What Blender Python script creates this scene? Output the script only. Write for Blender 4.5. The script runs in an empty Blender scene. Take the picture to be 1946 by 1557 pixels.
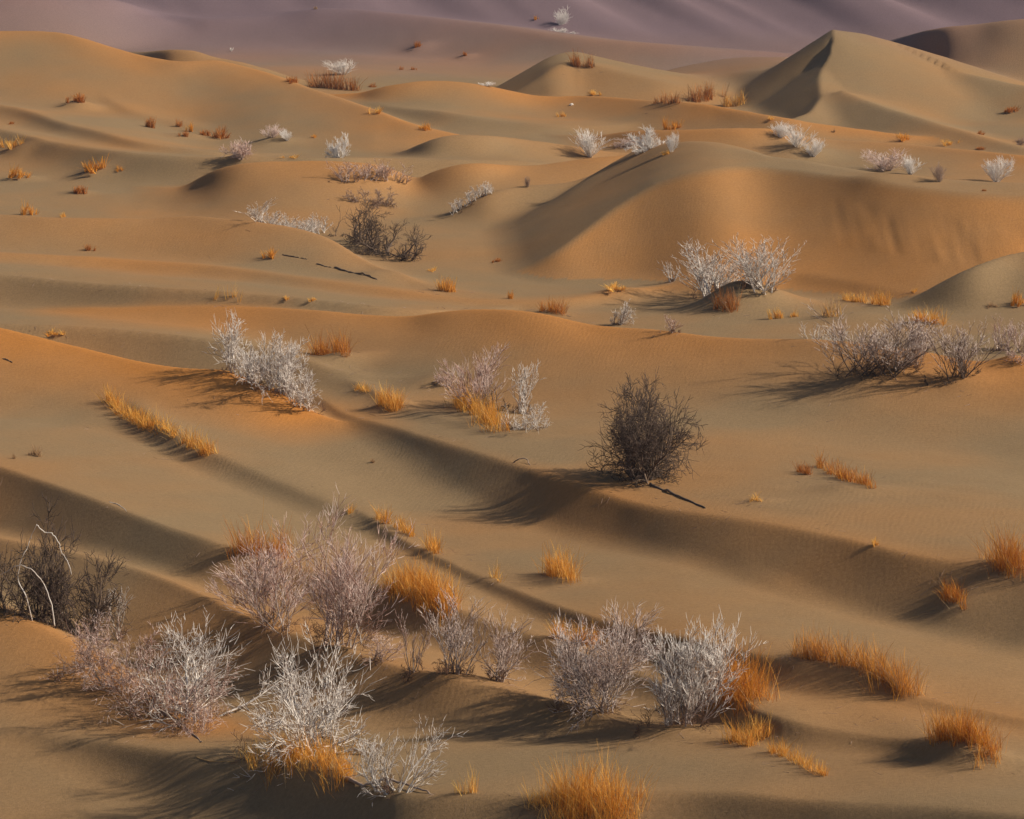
import bpy, math, random
import numpy as np

# ------------------------------------------------------------------ camera
FPX, W, H = 6000.0, 1946.0, 1557.0          # focal length and frame of the photograph in pixels
CAM_Z, PITCH = 27.0, 0.199
scene = bpy.context.scene
cam = bpy.data.cameras.new('camera')
cam.sensor_fit = 'HORIZONTAL'; cam.sensor_width = 36.0
cam.lens = FPX / W * 36.0
cam.clip_start = 0.5; cam.clip_end = 20000
cam_o = bpy.data.objects.new('camera', cam)
scene.collection.objects.link(cam_o)
cam_o.location = (0, 0, CAM_Z)
cam_o.rotation_euler = (math.pi / 2 - PITCH, 0, 0)
scene.camera = cam_o

# ------------------------------------------------------------------ sky and sun
SUN_EL, SUN_AZ = math.radians(36), math.radians(97)   # azimuth from +Y towards +X
world = bpy.data.worlds.new('World'); scene.world = world; world.use_nodes = True
wn = world.node_tree.nodes; wl = world.node_tree.links
sky = wn.new('ShaderNodeTexSky'); sky.sky_type = 'NISHITA'; sky.sun_disc = False
sky.sun_elevation = SUN_EL; sky.sun_rotation = SUN_AZ
sky.air_density = 1.0; sky.dust_density = 1.5; sky.ozone_density = 1.0
bg = wn['Background']; bg.inputs['Strength'].default_value = 0.05
wl.new(sky.outputs[0], bg.inputs['Color'])
sun = bpy.data.lights.new('sun', 'SUN'); sun.energy = 4.9; sun.angle = math.radians(1.5)
sun.color = (1.0, 0.84, 0.64)
sun_o = bpy.data.objects.new('sun', sun); scene.collection.objects.link(sun_o)
sun_o.rotation_euler = (math.pi / 2 - SUN_EL, 0, math.pi - SUN_AZ)
sun_o.location = (80, 60, 90)
vs = scene.view_settings
vs.view_transform = 'Standard'; vs.look = 'None'; vs.exposure = 0.06; vs.gamma = 1.0; vs.use_curve_mapping = False

cy_ = scene.cycles
cy_.max_bounces = 5; cy_.diffuse_bounces = 3; cy_.glossy_bounces = 1; cy_.transmission_bounces = 2; cy_.volume_bounces = 0
cy_.caustics_reflective = False; cy_.caustics_refractive = False
cy_.use_adaptive_sampling = True; cy_.adaptive_threshold = 0.015

# ------------------------------------------------------------------ projection helpers
cp, sp = math.cos(PITCH), math.sin(PITCH)
def ray(px, py):
    u = (px - W / 2) / FPX; v = (H / 2 - py) / FPX
    return u, cp + v * sp, -sp + v * cp
def at_z(px, py, z):
    dx, dy, dz = ray(px, py); t = (z - CAM_Z) / dz
    return t * dx, t * dy, z

# ------------------------------------------------------------------ noise
def vnoise(x, y, seed):
    xi = np.floor(x); yi = np.floor(y); xf = x - xi; yf = y - yi
    xf = xf * xf * xf * (xf * (xf * 6 - 15) + 10); yf = yf * yf * yf * (yf * (yf * 6 - 15) + 10)
    def h(a, b):
        n = np.sin(a * 127.1 + b * 311.7 + seed * 74.7) * 43758.5453
        return n - np.floor(n)
    a = h(xi, yi); b = h(xi + 1, yi); c = h(xi, yi + 1); d = h(xi + 1, yi + 1)
    return (a + (b - a) * xf) * (1 - yf) + (c + (d - c) * xf) * yf - 0.5
def smax(a, b, k):
    d = np.maximum(k - np.abs(a - b), 0)
    return np.maximum(a, b) + d * d / (4 * k)

# ------------------------------------------------------------------ dune crests
# crest line as (column, row, height) read off the photograph, slope towards the viewer, slope away, crest rounding,
# share of redder sand on the near face
RIDGES = [
 # far
 ('far_a', [(-400,-30,6.0),(0,-10,5.4),(200,0,4.56),(300,30,2.64),(400,38,2.4),(520,30,2.76),(600,20,3.36),(680,22,3.36),(900,45,2.88),(1100,72,2.4),(1300,90,1.92),(1500,105,1.2)], 0.5,0.12,1.2,0.5),
 ('far_right', [(1690,88,2.5),(1740,68,4),(1790,54,5),(1860,48,5.4),(1946,38,6),(2300,20,7)], 0.6,0.25,0.8,0.3),
 ('far_right_b', [(1760,125,1.2),(1830,106,2.2),(1900,97,2.6),(1960,95,2.8),(2300,90,3)], .36,.16,1.0,.2),
 ('left_big', [(-400,62,5.6),(0,61,5.5),(100,62,5.5),(150,72,5.2),(250,103,4.1),(340,119,3.7),(410,116,3.7),(470,130,3.3),(540,150,2.95),(620,178,2.5),(700,205,2.1),(780,235,1.6),(850,252,1.2),(930,270,0.7)], 0.26,0.3,0.6,0.6),
 ('left_behind', [(270,100,2.3),(320,94,3.0),(370,96,3.0),(410,110,2.4)], 0.6,0.3,0.3,0.1),
 ('dome_orange', [(680,180,0.96),(720,168,1.68),(770,158,2.16),(830,154,2.28),(900,160,2.04),(1000,180,1.2),(1100,195,0.6)], 0.2,0.3,0.5,0.8),
 ('crest_m', [(1000,196,0.6),(1090,183,1.2),(1190,186,1.6),(1300,196,1.9),(1400,210,2.0),(1480,222,1.9),(1560,236,1.4),(1700,255,0.8)], 0.3,0.3,0.3,0.7),
 ('crest_j', [(700,203,0.52),(760,207,0.91),(850,215,1.17),(950,230,0.91),(1050,237,0.78),(1150,240,0.52)], 0.3,0.12,0.3,0.1),
 ('crest_i', [(1130,262,0.52),(1200,252,1.3),(1300,247,1.82),(1400,241,2.21),(1470,243,2.08),(1560,262,1.3),(1700,271,1.17),(1850,288,1.04),(1960,300,1.04),(2200,310,1.04)], 0.25,0.25,0.3,0.55),
 ('left_soft', [(-300,110,3.38),(0,138,2.47),(100,165,1.95),(160,182,1.56),(240,208,1.3),(330,235,0.65)], 0.5,0.1,0.4,0.2),
 ('crest_b', [(-300,170,2.52),(0,200,1.98),(134,238,1.8),(267,273,1.62),(417,297,1.08),(480,300,0.54)], 0.62,0.1,0.2,0.2),
 ('crest_c', [(-300,200,2.42),(0,249,1.72),(100,273,1.55),(234,293,1.55),(334,301,1.55),(434,305,1.55),(560,302,1.72),(650,300,1.72),(740,300,1.55),(880,303,1.38),(980,307,1.03)], 0.66,0.11,0.15,0.1),
 ('dome_d', [(345,362,0.24),(380,338,1.2),(417,321,2.04),(467,310,2.52),(560,306,2.64),(640,306,2.64),(720,312,2.4),(790,340,1.2),(830,370,0.24)], 0.24,0.3,0.6,0.7),
 ('dome_e', [(735,303,0.12),(775,283,1.2),(815,266,2.04),(860,256,2.4),(920,257,2.28),(984,264,1.8),(1084,279,1.08),(1180,292,0.6)], 0.22,0.3,0.5,0.1),
 ('dome_f', [(740,372,0.11),(780,345,1.1),(850,316,2.2),(910,309,2.42),(984,314,1.98),(1030,312,1.98),(1084,304,2.2),(1150,297,2.42),(1230,290,2.53)], 0.26,0.3,0.5,0.6),
 ('crest_g', [(840,418,0.1),(880,392,0.9),(930,366,1.7),(1000,356,1.8),(1080,350,1.9),(1160,320,2.6)], 0.36,0.4,0.3,0.1),
 # big dune with the bowl
 ('bowl_right', [(1690,588,0.36),(1750,560,1.08),(1800,532,1.8),(1850,507,2.4),(1900,492,2.64),(1960,478,2.88),(2300,450,3.6)], 0.58,0.4,0.2,0.1),
 ('crest_10', [(-300,400,1.95),(0,408,1.95),(100,413,1.95),(280,418,1.82),(330,413,1.95),(400,415,2.08),(500,425,2.08),(580,437,1.95),(640,460,1.56),(700,500,0.91),(780,535,0.65),(850,552,0.52),(950,570,0.39)], 0.24,0.3,0.2,0.3),
 ('crest_10b', [(-300,470,1.17),(0,484,1.04),(200,491,0.91),(400,506,0.91),(600,535,0.91),(780,560,0.78),(900,572,0.65),(1050,570,0.65),(1150,558,0.65),(1250,545,0.65),(1330,530,1.04),(1420,540,1.04),(1500,575,0.39)], 0.42,0.1,0.3,0.5),
 ('crest_8', [(-300,495,1.85),(0,521,1.68),(100,531,1.68),(277,549,1.68),(554,569,1.68),(700,583,1.51),(820,590,1.18),(900,592,0.67)], 0.72,0.1,0.05,0.1),
 ('crest_9', [(200,588,0.91),(450,586,1.3),(600,592,1.56),(700,600,1.56),(780,602,1.69),(830,592,2.08),(900,584,2.34),(980,585,2.47),(1050,595,2.34),(1090,608,2.08),(1150,619,1.95),(1250,626,1.95),(1330,640,1.82),(1430,648,1.82),(1530,648,1.95),(1620,655,1.95),(1750,670,1.82),(1850,690,1.56),(1960,690,1.56),(2300,700,1.56)], 0.2,0.4,0.2,0.75),
 ('crest_7', [(-300,600,2.35),(0,617,2.21),(120,622,2.07),(250,632,1.93),(380,645,1.79),(500,662,1.52),(600,690,1.1),(680,715,0.69),(800,730,0.41)], 0.72,0.1,0.05,0.1),
 ('crest_6', [(-300,560,3.38),(0,622,2.73),(100,645,2.47),(200,670,2.21),(300,693,2.08),(380,701,2.08),(440,703,2.08),(500,735,1.43),(560,768,0.91),(620,795,0.52)], 0.24,0.5,0.15,0.9),
 ('crest_5b', [(590,712,0.64),(675,724,0.76),(760,772,0.76),(870,812,0.76),(1000,855,0.7),(1110,886,0.64),(1200,908,0.51)], 0.4,0.14,0.2,0.1),
 ('crest_5', [(560,742,0.2),(604,758,0.35),(655,788,0.55),(755,818,0.8),(856,848,1.05),(980,880,1.3),(1060,905,1.5),(1150,935,1.6),(1250,962,1.8),(1350,977,2.0),(1470,997,2.1),(1600,1022,2.2),(1720,1050,2.3),(1840,1068,2.4),(1900,1064,2.5),(1960,1078,2.5),(2300,1130,2.6)], 0.48,0.12,0.1,0.4),
 ('grass_terrace', [(-300,560,0.5),(0,668,0.6),(100,715,0.6),(150,740,0.34),(200,760,1.01),(260,775,1.34),(330,825,1.34),(400,862,1.18),(500,905,1.01),(640,962,0.84),(760,1010,0.67)], 0.45,0.12,0.25,0.1),
 ('soft_band', [(1250,1040,0.36),(1350,1070,0.89),(1500,1120,1.07),(1620,1150,0.71),(1750,1170,0.18)], 0.42,0.05,0.8,0.2),
 ('crest_4', [(600,958,0.2),(700,984,0.8),(760,1020,0.9),(830,1062,1.0),(940,1110,1.2),(1100,1168,1.5),(1210,1195,1.7),(1310,1214,2.0),(1430,1242,2.2),(1500,1252,2.4),(1560,1256,2.4),(1650,1290,2.2),(1740,1325,2.0),(1850,1350,2.0),(1960,1374,2.0),(2300,1430,2.0)], 0.7,0.14,0.05,0.2),
 ('crest_3', [(-300,800,2.46),(0,890,2.29),(150,942,2.29),(300,1000,2.11),(430,1042,1.94),(520,1070,1.59),(600,1090,1.4),(690,1110,1.4),(745,1118,1.59),(800,1128,1.59),(880,1165,1.4),(960,1195,1.22),(1040,1218,1.22),(1150,1258,1.22),(1300,1310,1.4),(1460,1352,2.25),(1568,1380,2.25),(1660,1400,2.25),(1752,1411,2.54),(1800,1407,2.81),(1890,1442,2.54),(1960,1464,2.25),(2300,1540,2.25)], 0.7,0.14,0.05,0.1),
 ('crest_2', [(-300,960,1.49),(0,1030,1.35),(150,1060,1.35),(280,1092,1.35),(400,1140,1.35),(520,1200,1.49),(640,1237,1.64),(760,1266,1.79),(850,1286,1.94),(960,1305,1.94),(1080,1335,1.79),(1200,1385,1.49),(1290,1405,1.49),(1390,1402,1.64),(1450,1425,1.35),(1520,1455,1.05),(1600,1490,0.6),(1700,1520,0.3)], 0.46,0.3,0.05,0.2),
 ('front_left', [(-300,1050,2.34),(0,1160,1.95),(100,1200,1.69),(200,1260,1.3),(300,1325,0.91),(400,1385,0.52),(480,1430,0.26)], 0.26,0.4,0.2,0.6),
 ('crest_0', [(-300,1385,0.2),(0,1395,0.5),(200,1412,0.8),(380,1441,1.1),(500,1446,1.3),(640,1480,1.5),(760,1510,1.7),(900,1508,1.9),(1100,1512,2.0),(1300,1502,2.2),(1440,1507,2.4),(1600,1528,2.5),(1760,1534,2.7),(1960,1553,2.9),(2300,1590,3.1)], 0.8,0.12,0.12,0.1),
]
# crests that run towards the viewer: true distance to the line, slope on the left in the picture, slope on the right
SPURS = [
 ('star_front', [(1612,82,2.8),(1592,66,4.9),(1580,60,5.9),(1577,100,4.5),(1558,147,3.1),(1560,182,2.1),(1540,212,1.4),(1500,228,1.0)], 0.66,0.3,0.1,0.1),
 ('star_right', [(1580,60,5.9),(1640,68,5.5),(1700,98,4.2),(1780,128,3.2),(1860,148,2.7),(1960,168,2.2),(2200,200,1.6)], 0.36,0.3,0.6,0.1),
 ('star_low', [(1600,172,2.5),(1660,196,2.0),(1760,230,1.4),(1860,258,0.9),(1960,285,0.5)], 0.4,0.28,0.25,0.1),
]

def spline(pts, n=7):
    P = np.array(pts, float); out = []
    for i in range(len(P) - 1):
        p0 = P[max(i - 1, 0)]; p1 = P[i]; p2 = P[i + 1]; p3 = P[min(i + 2, len(P) - 1)]
        m1 = (p2 - p0) / 2; m2 = (p3 - p1) / 2
        for k in range(n):
            t = k / n
            out.append((2*t**3-3*t*t+1)*p1 + (t**3-2*t*t+t)*m1*0.8 + (-2*t**3+3*t*t)*p2 + (t**3-t*t)*m2*0.8)
    out.append(P[-1]); return np.array(out)

LEAN = 0.075
def lean_w(y): return np.clip((168 - y) / 30, 0, 1)                         # the near field lies higher on the right
for lst in (RIDGES, SPURS):
    for i, (nm, pts, a, b, r, tint) in enumerate(lst):
        s = spline(pts)
        for q in s:
            x_, y_, z_ = at_z(*q)
            for _ in range(4): x_, y_, z_ = at_z(q[0], q[1], q[2] + LEAN * 60 * np.tanh(x_ / 60) * lean_w(y_))
            q[2] = z_
        lst[i] = (nm, np.array([at_z(*q) for q in s]), a, b, r, tint)

def gauss(A, sig):
    n = int(sig * 3 / .25); k = np.exp(-.5 * (np.arange(-n, n + 1) * .25 / sig) ** 2); k /= k.sum()
    return np.convolve(np.concatenate([np.full(n, A[0]), A, np.full(n, A[-1])]), k, 'valid')
CRESTS = []
for nm, P, a, b, r, tn in RIDGES:
    o = np.argsort(P[:, 0]); X, Y, Z = P[o].T
    xs = np.arange(X[0] - 40, X[-1] + 40, .25)
    ys_ = np.interp(xs, X, Y); zs = np.interp(xs, X, Z)
    out = np.maximum(X[0] - xs, 0) + np.maximum(xs - X[-1], 0)
    n = max(4, len(X) // 6)
    s0 = np.clip((Y[n] - Y[0]) / (X[n] - X[0] + 1e-6), -1.2, 1.2); s1 = np.clip((Y[-1] - Y[-n-1]) / (X[-1] - X[-n-1] + 1e-6), -1.2, 1.2)
    ys_ = ys_ - np.maximum(X[0] - xs, 0) * s0 + np.maximum(xs - X[-1], 0) * s1
    zs = zs - .35 * out * out / (out + 4)
    Y5 = gauss(ys_, 3.5)
    CRESTS.append((nm, xs, gauss(ys_, .5), gauss(zs, .6), Y5, gauss(zs, 3.5), np.clip(np.gradient(gauss(ys_, 4), xs), -1.6, 1.6), a, b, r, tn))

def brink(pts, x0, x1):
    B = np.array([at_z(*q) for q in spline(pts)]); xs = np.arange(x0, x1, .25); o = np.argsort(B[:, 0])
    return xs, gauss(np.interp(xs, B[o, 0], B[o, 1]), .8)
# brink line, left foot, height, flank slope, near slope, its hollow, depth of the top, slide marks, where the top starts to fall, how fast, redder sand
FLANKED = [
 (brink([(960,512,.4),(1060,480,1.3),(1110,445,2.0),(1180,396,3.1),(1250,353,4.2),(1340,321,5.2),(1440,311,5.3),(1560,328,5.2),(1700,349,5.2),(1850,366,5.1),(2000,372,5.0),(2300,378,5.0)], -20, 70),
  -.3, 5.25, .50, .38, .0075, 15, True, 12, .012, .55),
 (brink([(1190,184,.0),(1290,160,.9),(1390,143,1.7),(1500,140,2.2)], 2, 30), 9.9, 2.4, .2, .3, .004, 9, False, 24, .3, .1),
 (brink([(960,186,.4),(1000,173,.9),(1050,147,1.9),(1095,122,2.8),(1150,140,2.2),(1250,170,1.2)], -12, 22), -1.6, 3.0, .55, .35, .006, 7, False, 5.6, .16, .2),
]

STAR = SPURS[0][1]
MOUNDS = []      # (x, y, radius, height, tail) sand caught by the plants

def terrain(x, y, want_tint=False):
    x = np.asarray(x, float); y = np.asarray(y, float)
    z = 0.5 * vnoise(x / 26, y / 34, 3) + 0.2
    z = z + LEAN * 60 * np.tanh(x / 60) * lean_w(y)
    _f = np.maximum(y - 318 + 0.25 * np.clip(x, -120, 120), 0)
    z = z + 26 * (1 - np.exp(-_f * 0.26 / 26))                       # the great far slope
    xr = x * .92 + y * .40; yr = -x * .40 + y * .92                          # folds running down that slope
    z = z + np.clip(_f / 25, 0, 1) * (3.4 * vnoise(xr / 15, yr / 90, 71) + 2.7 * vnoise(xr / 6.5, yr / 70, 72) + 1.2 * vnoise(xr / 2.9, yr / 60, 73))
    tint = np.zeros_like(z) + 0.10 + .15 * np.clip((y - 230) / 120, 0, 1)
    for nm, X, Y1, Z1, Y5, Z5, G, a, b, r, tn in CRESTS:
        m = (y > Y1.min() - 45) & (y < Y1.max() + 60) & (x > X[0]) & (x < X[-1])
        if not m.any(): continue
        xx = x[m]; yy = y[m]
        f = (xx - X[0]) / .25; i = np.clip(f.astype(int), 0, len(X) - 2); f = f - i
        L = lambda A: A[i] * (1 - f) + A[i + 1] * f
        y1 = L(Y1); y5 = L(Y5); sc = 1 / np.sqrt(1 + L(G) ** 2)
        w = np.exp(-((y1 - yy) * sc / 2.2) ** 2)
        s = ((y1 - yy) * w + (y5 - yy) * (1 - w)) * sc                      # > 0 on the near side
        h = L(Z1) * w + L(Z5) * (1 - w)
        s = s + 0.25 * vnoise(xx / 5, yy / 9, 11) * np.clip(r, .1, 1)
        q = np.sqrt(s * s + r * r) - r
        v = h - b * (q - s) / 2                                             # the back
        n_ = (q + s) / 2; D = 1.7 * np.maximum(h - LEAN * 60 * np.tanh(xx / 60) * lean_w(yy), .1) + .6
        v = v - D * (1 - np.exp(-a * n_ / D)) - .02 * n_                    # the near face, steepest under the crest
        k = 0.4 if Y1.min() < 160 else 0.7
        zo = z[m]; zn = smax(zo, v, k)
        wt = np.clip((v - zo) / k * .5 + .5, 0, 1) * np.clip(1 - np.maximum(s, 0) * a / 1.4, 0, 1) * np.clip(1 + s / 2, 0, 1)
        tint[m] = tint[m] * (1 - wt) + tn * wt
        z[m] = zn
    # dunes with a broad top, a steep flank falling to the left in the picture and a slip face towards the viewer
    for BB, x0, hmax, fl, ns, cc, dep, bk, xp, rs, tn in FLANKED:
        m = (y > BB[1].min() - 40) & (y < BB[1].max() + dep + 45) & (x > BB[0][0]) & (x < BB[0][-1])
        if not m.any(): continue
        xx = x[m]; yy = y[m]
        top = hmax - rs * np.maximum(xx - xp, 0)
        top = -smax(-top, -(fl * (xx - x0 + .9 * vnoise(xx / 9, yy / 8, 51))), min(1.2, hmax * .25))
        yb = np.interp(xx, BB[0], BB[1])
        s = yb - yy
        near = np.sqrt(np.maximum(s, 0) ** 2 + .04) - .2
        dx_ = np.interp(xx, [8, 15], [dep, 3.0]) if bk else dep                 # the broad top narrows to a crest on the right
        far = np.maximum(-s - dx_, 0)
        v = top - ns * near + cc * np.minimum(near, 14) ** 2 + .03 * np.maximum(-s, 0) - .03 * far - .02 * np.minimum(far, 9) ** 2 - .36 * np.maximum(far - 9, 0)
        if bk: v = v + np.clip(near - 2.5, 0, 1) * np.clip(9 - near, 0, 1) * np.clip((xx - 16) / 2, 0, 1) * (.07 * vnoise(xx / .9 + .08 * yy, yy / 7, 81) + .05 * vnoise(xx / .4, yy / 5, 82))
        wt = (v > z[m]) * np.clip(s, 0, 1)
        tint[m] = tint[m] * (1 - wt) + tn * wt
        z[m] = smax(z[m], v, .6)
    for nm, P, a, b, r, tn in SPURS:
        m = (y > P[:, 1].min() - 30) & (y < P[:, 1].max() + 30) & (x > P[:, 0].min() - 30) & (x < P[:, 0].max() + 30)
        if not m.any(): continue
        xx = x[m]; yy = y[m]
        if np.ptp(P[:, 1]) > np.ptp(P[:, 0]):
            o_ = np.argsort(P[:, 1]); side = np.interp(yy, P[o_, 1], P[o_, 0]) - xx      # > 0 on the left in the picture
        else:
            o_ = np.argsort(P[:, 0]); side = np.interp(xx, P[o_, 0], P[o_, 1]) - yy      # > 0 on the near side
        sl = np.where(side > 0, a, b); v = np.full(xx.shape, -99.0)
        for i in range(len(P) - 1):
            d = P[i + 1] - P[i]; L2 = d[0] ** 2 + d[1] ** 2 + 1e-9
            t = np.clip(((xx - P[i, 0]) * d[0] + (yy - P[i, 1]) * d[1]) / L2, 0, 1)
            e = np.hypot(xx - P[i, 0] - t * d[0], yy - P[i, 1] - t * d[1])
            v = np.maximum(v, P[i, 2] + t * d[2] - (np.sqrt(e * e + r * r) - r) * sl)
        if nm != 'star_front':                                              # these crests lie to the right of the star dune's front crest
            o_ = np.argsort(STAR[:, 1]); v = np.where(xx > np.interp(yy, STAR[o_, 1], STAR[o_, 0]), v, -99)
        tint[m] = np.where(v > z[m], tn, tint[m])
        z[m] = smax(z[m], v, 0.5)
    # long soft undulations and fine unevenness
    c, s_ = math.cos(.45), math.sin(.45)
    xr = x * c - y * s_; yr = x * s_ + y * c
    z = z + 0.22 * vnoise(xr / 16, yr / 7, 21) + 0.06 * vnoise(xr / 7, yr / 3, 31) + 0.03 * vnoise(x / 1.3, y / 1.1, 41)
    for mx, my, mr, mh, tl in MOUNDS:
        m = (np.abs(x - mx) < 5 * mr) & (np.abs(y - my) < 5 * mr)
        if m.any():
            dx = x[m] - mx; dy = y[m] - my
            dx = np.where(dx > 0, dx / tl, dx)
            z[m] = z[m] + mh * np.exp(-(dx * dx + dy * dy) / (mr * mr))
    if want_tint: return z, tint
    return z

def hit(px, py):
    """first point of the sand met by a ray of the photograph"""
    dx, dy, dz = ray(px, py)
    t = np.arange(60, 700, 0.1)
    x = dx * t; y = dy * t; zr = CAM_Z + dz * t
    zt = terrain(x, y)
    i = np.argmax(zt > zr)
    return float(x[i]), float(y[i]), float(zt[i])

# sand caught by the plants: column, row, radius and height in photograph pixels, stretch downwind
_m = [(1405,585,72,52,1.3),(1630,1296,80,16,1.6),(1830,1432,60,16,1.6),(645,688,40,18,1.4),(1068,1108,36,10,1.6),(1610,932,60,10,1.5),
      (1440,955,28,7,1.6),(150,205,30,14,1.2),(40,288,26,9,1.3),(178,330,36,12,1.3),(40,342,28,9,1.3),(520,272,40,10,1.3),(1512,292,50,14,1.3),
      (1925,690,40,14,1.3),(1815,1158,34,8,1.8),(362,262,34,8,1.3),(1050,598,34,8,1.3),(1180,556,40,9,1.3),(460,305,36,9,1.3),(148,368,24,7,1.3),
      (1690,340,60,9,1.3),(820,730,60,12,1.3),(740,770,36,10,1.3),(1620,606,60,7,1.3),(1750,618,40,7,1.3),(795,94,26,8,1.3),(884,110,16,6,1.3),(1140,1560,80,16,1.4),(520,760,60,12,1.3),(1660,722,70,10,1.3),(1830,726,45,9,1.3),(920,790,50,12,1.4),(560,1222,70,10,1.4),(640,1240,60,9,1.4),(870,1288,60,9,1.4),(1160,1365,80,14,1.4),(1290,1392,60,12,1.4),(600,1462,70,16,1.4),(1405,1345,45,12,1.5),(800,1150,60,12,1.5),(300,1330,80,12,1.3),(720,530,50,12,1.4)]
for q in _m:
    _x, _y, _z = hit(q[0], q[1]); _k = math.hypot(_y, CAM_Z - _z) / FPX
    _m[_m.index(q)] = (_x, _y, q[2] * _k, q[3] * _k, q[4])
MOUNDS.extend(_m)

# ------------------------------------------------------------------ materials
def mat(name):
    m = bpy.data.materials.new(name); m.use_nodes = True
    return m, m.node_tree.nodes, m.node_tree.links, m.node_tree.nodes['Principled BSDF']

def sand_material():
    m, n, l, b = mat('dune_sand')
    geo = n.new('ShaderNodeNewGeometry')
    tc = n.new('ShaderNodeTexCoord')
    at = n.new('ShaderNodeAttribute'); at.attribute_name = 'redness'
    ns = n.new('ShaderNodeTexNoise'); ns.inputs['Scale'].default_value = .07; ns.inputs['Detail'].default_value = 3
    l.new(geo.outputs['Position'], ns.inputs['Vector'])
    mx = n.new('ShaderNodeMix'); mx.data_type = 'RGBA'
    mx.inputs['A'].default_value = (.262, .186, .104, 1); mx.inputs['B'].default_value = (.47, .205, .052, 1)
    ad = n.new('ShaderNodeMath'); ad.operation = 'MULTIPLY_ADD'; ad.inputs[1].default_value = 1.4; ad.inputs[2].default_value = -.68
    l.new(ns.outputs['Fac'], ad.inputs[0])
    ad2 = n.new('ShaderNodeMath'); ad2.operation = 'ADD'; ad2.use_clamp = True
    l.new(ad.outputs[0], ad2.inputs[0]); l.new(at.outputs['Fac'], ad2.inputs[1])
    l.new(ad2.outputs[0], mx.inputs['Factor'])
    gr = n.new('ShaderNodeTexNoise'); gr.inputs['Scale'].default_value = 7; gr.inputs['Detail'].default_value = 8; gr.inputs['Roughness'].default_value = .8
    l.new(geo.outputs['Position'], gr.inputs['Vector'])
    mr = n.new('ShaderNodeMapRange'); mr.inputs['From Min'].default_value = .3; mr.inputs['From Max'].default_value = .7; mr.inputs['To Min'].default_value = .82; mr.inputs['To Max'].default_value = 1.18
    l.new(gr.outputs['Fac'], mr.inputs['Value'])
    mu = n.new('ShaderNodeMix'); mu.data_type = 'RGBA'; mu.blend_type = 'MULTIPLY'; mu.inputs['Factor'].default_value = 1
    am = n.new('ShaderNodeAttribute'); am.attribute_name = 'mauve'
    m2 = n.new('ShaderNodeMix'); m2.data_type = 'RGBA'; m2.inputs['B'].default_value = (.185, .137, .162, 1)  # purple haze and shade of the far dunes, painted into the sand colour
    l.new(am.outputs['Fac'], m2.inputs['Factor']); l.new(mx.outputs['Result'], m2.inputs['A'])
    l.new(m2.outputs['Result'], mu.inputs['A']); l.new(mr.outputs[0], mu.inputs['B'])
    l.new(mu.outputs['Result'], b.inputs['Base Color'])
    b.inputs['Roughness'].default_value = .95; b.inputs['Specular IOR Level'].default_value = .15
    # wind ripples
    mp = n.new('ShaderNodeMapping'); mp.inputs['Rotation'].default_value = (0, 0, math.radians(12))
    l.new(geo.outputs['Position'], mp.inputs['Vector'])
    wv = n.new('ShaderNodeTexWave'); wv.wave_type = 'BANDS'; wv.bands_direction = 'X'; wv.wave_profile = 'SIN'
    wv.inputs['Scale'].default_value = 1.5; wv.inputs['Distortion'].default_value = 9; wv.inputs['Detail'].default_value = 2
    wv.inputs['Detail Scale'].default_value = .35
    l.new(mp.outputs[0], wv.inputs['Vector'])
    rm = n.new('ShaderNodeTexNoise'); rm.inputs['Scale'].default_value = .055; rm.inputs['Detail'].default_value = 2
    l.new(geo.outputs['Position'], rm.inputs['Vector'])
    rr = n.new('ShaderNodeMapRange'); rr.inputs['From Min'].default_value = .44; rr.inputs['From Max'].default_value = .62
    l.new(rm.outputs['Fac'], rr.inputs['Value'])
    rp = n.new('ShaderNodeMath'); rp.operation = 'MULTIPLY'
    l.new(wv.outputs['Fac'], rp.inputs[0]); l.new(rr.outputs[0], rp.inputs[1])
    bp = n.new('ShaderNodeBump'); bp.inputs['Strength'].default_value = .2; bp.inputs['Distance'].default_value = .011
    l.new(rp.outputs[0], bp.inputs['Height'])
    bp2 = n.new('ShaderNodeBump'); bp2.inputs['Strength'].default_value = .55; bp2.inputs['Distance'].default_value = .04
    l.new(gr.outputs['Fac'], bp2.inputs['Height']); l.new(bp.outputs[0], bp2.inputs['Normal'])
    l.new(bp2.outputs[0], b.inputs['Normal'])
    return m
SAND = sand_material()

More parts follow.
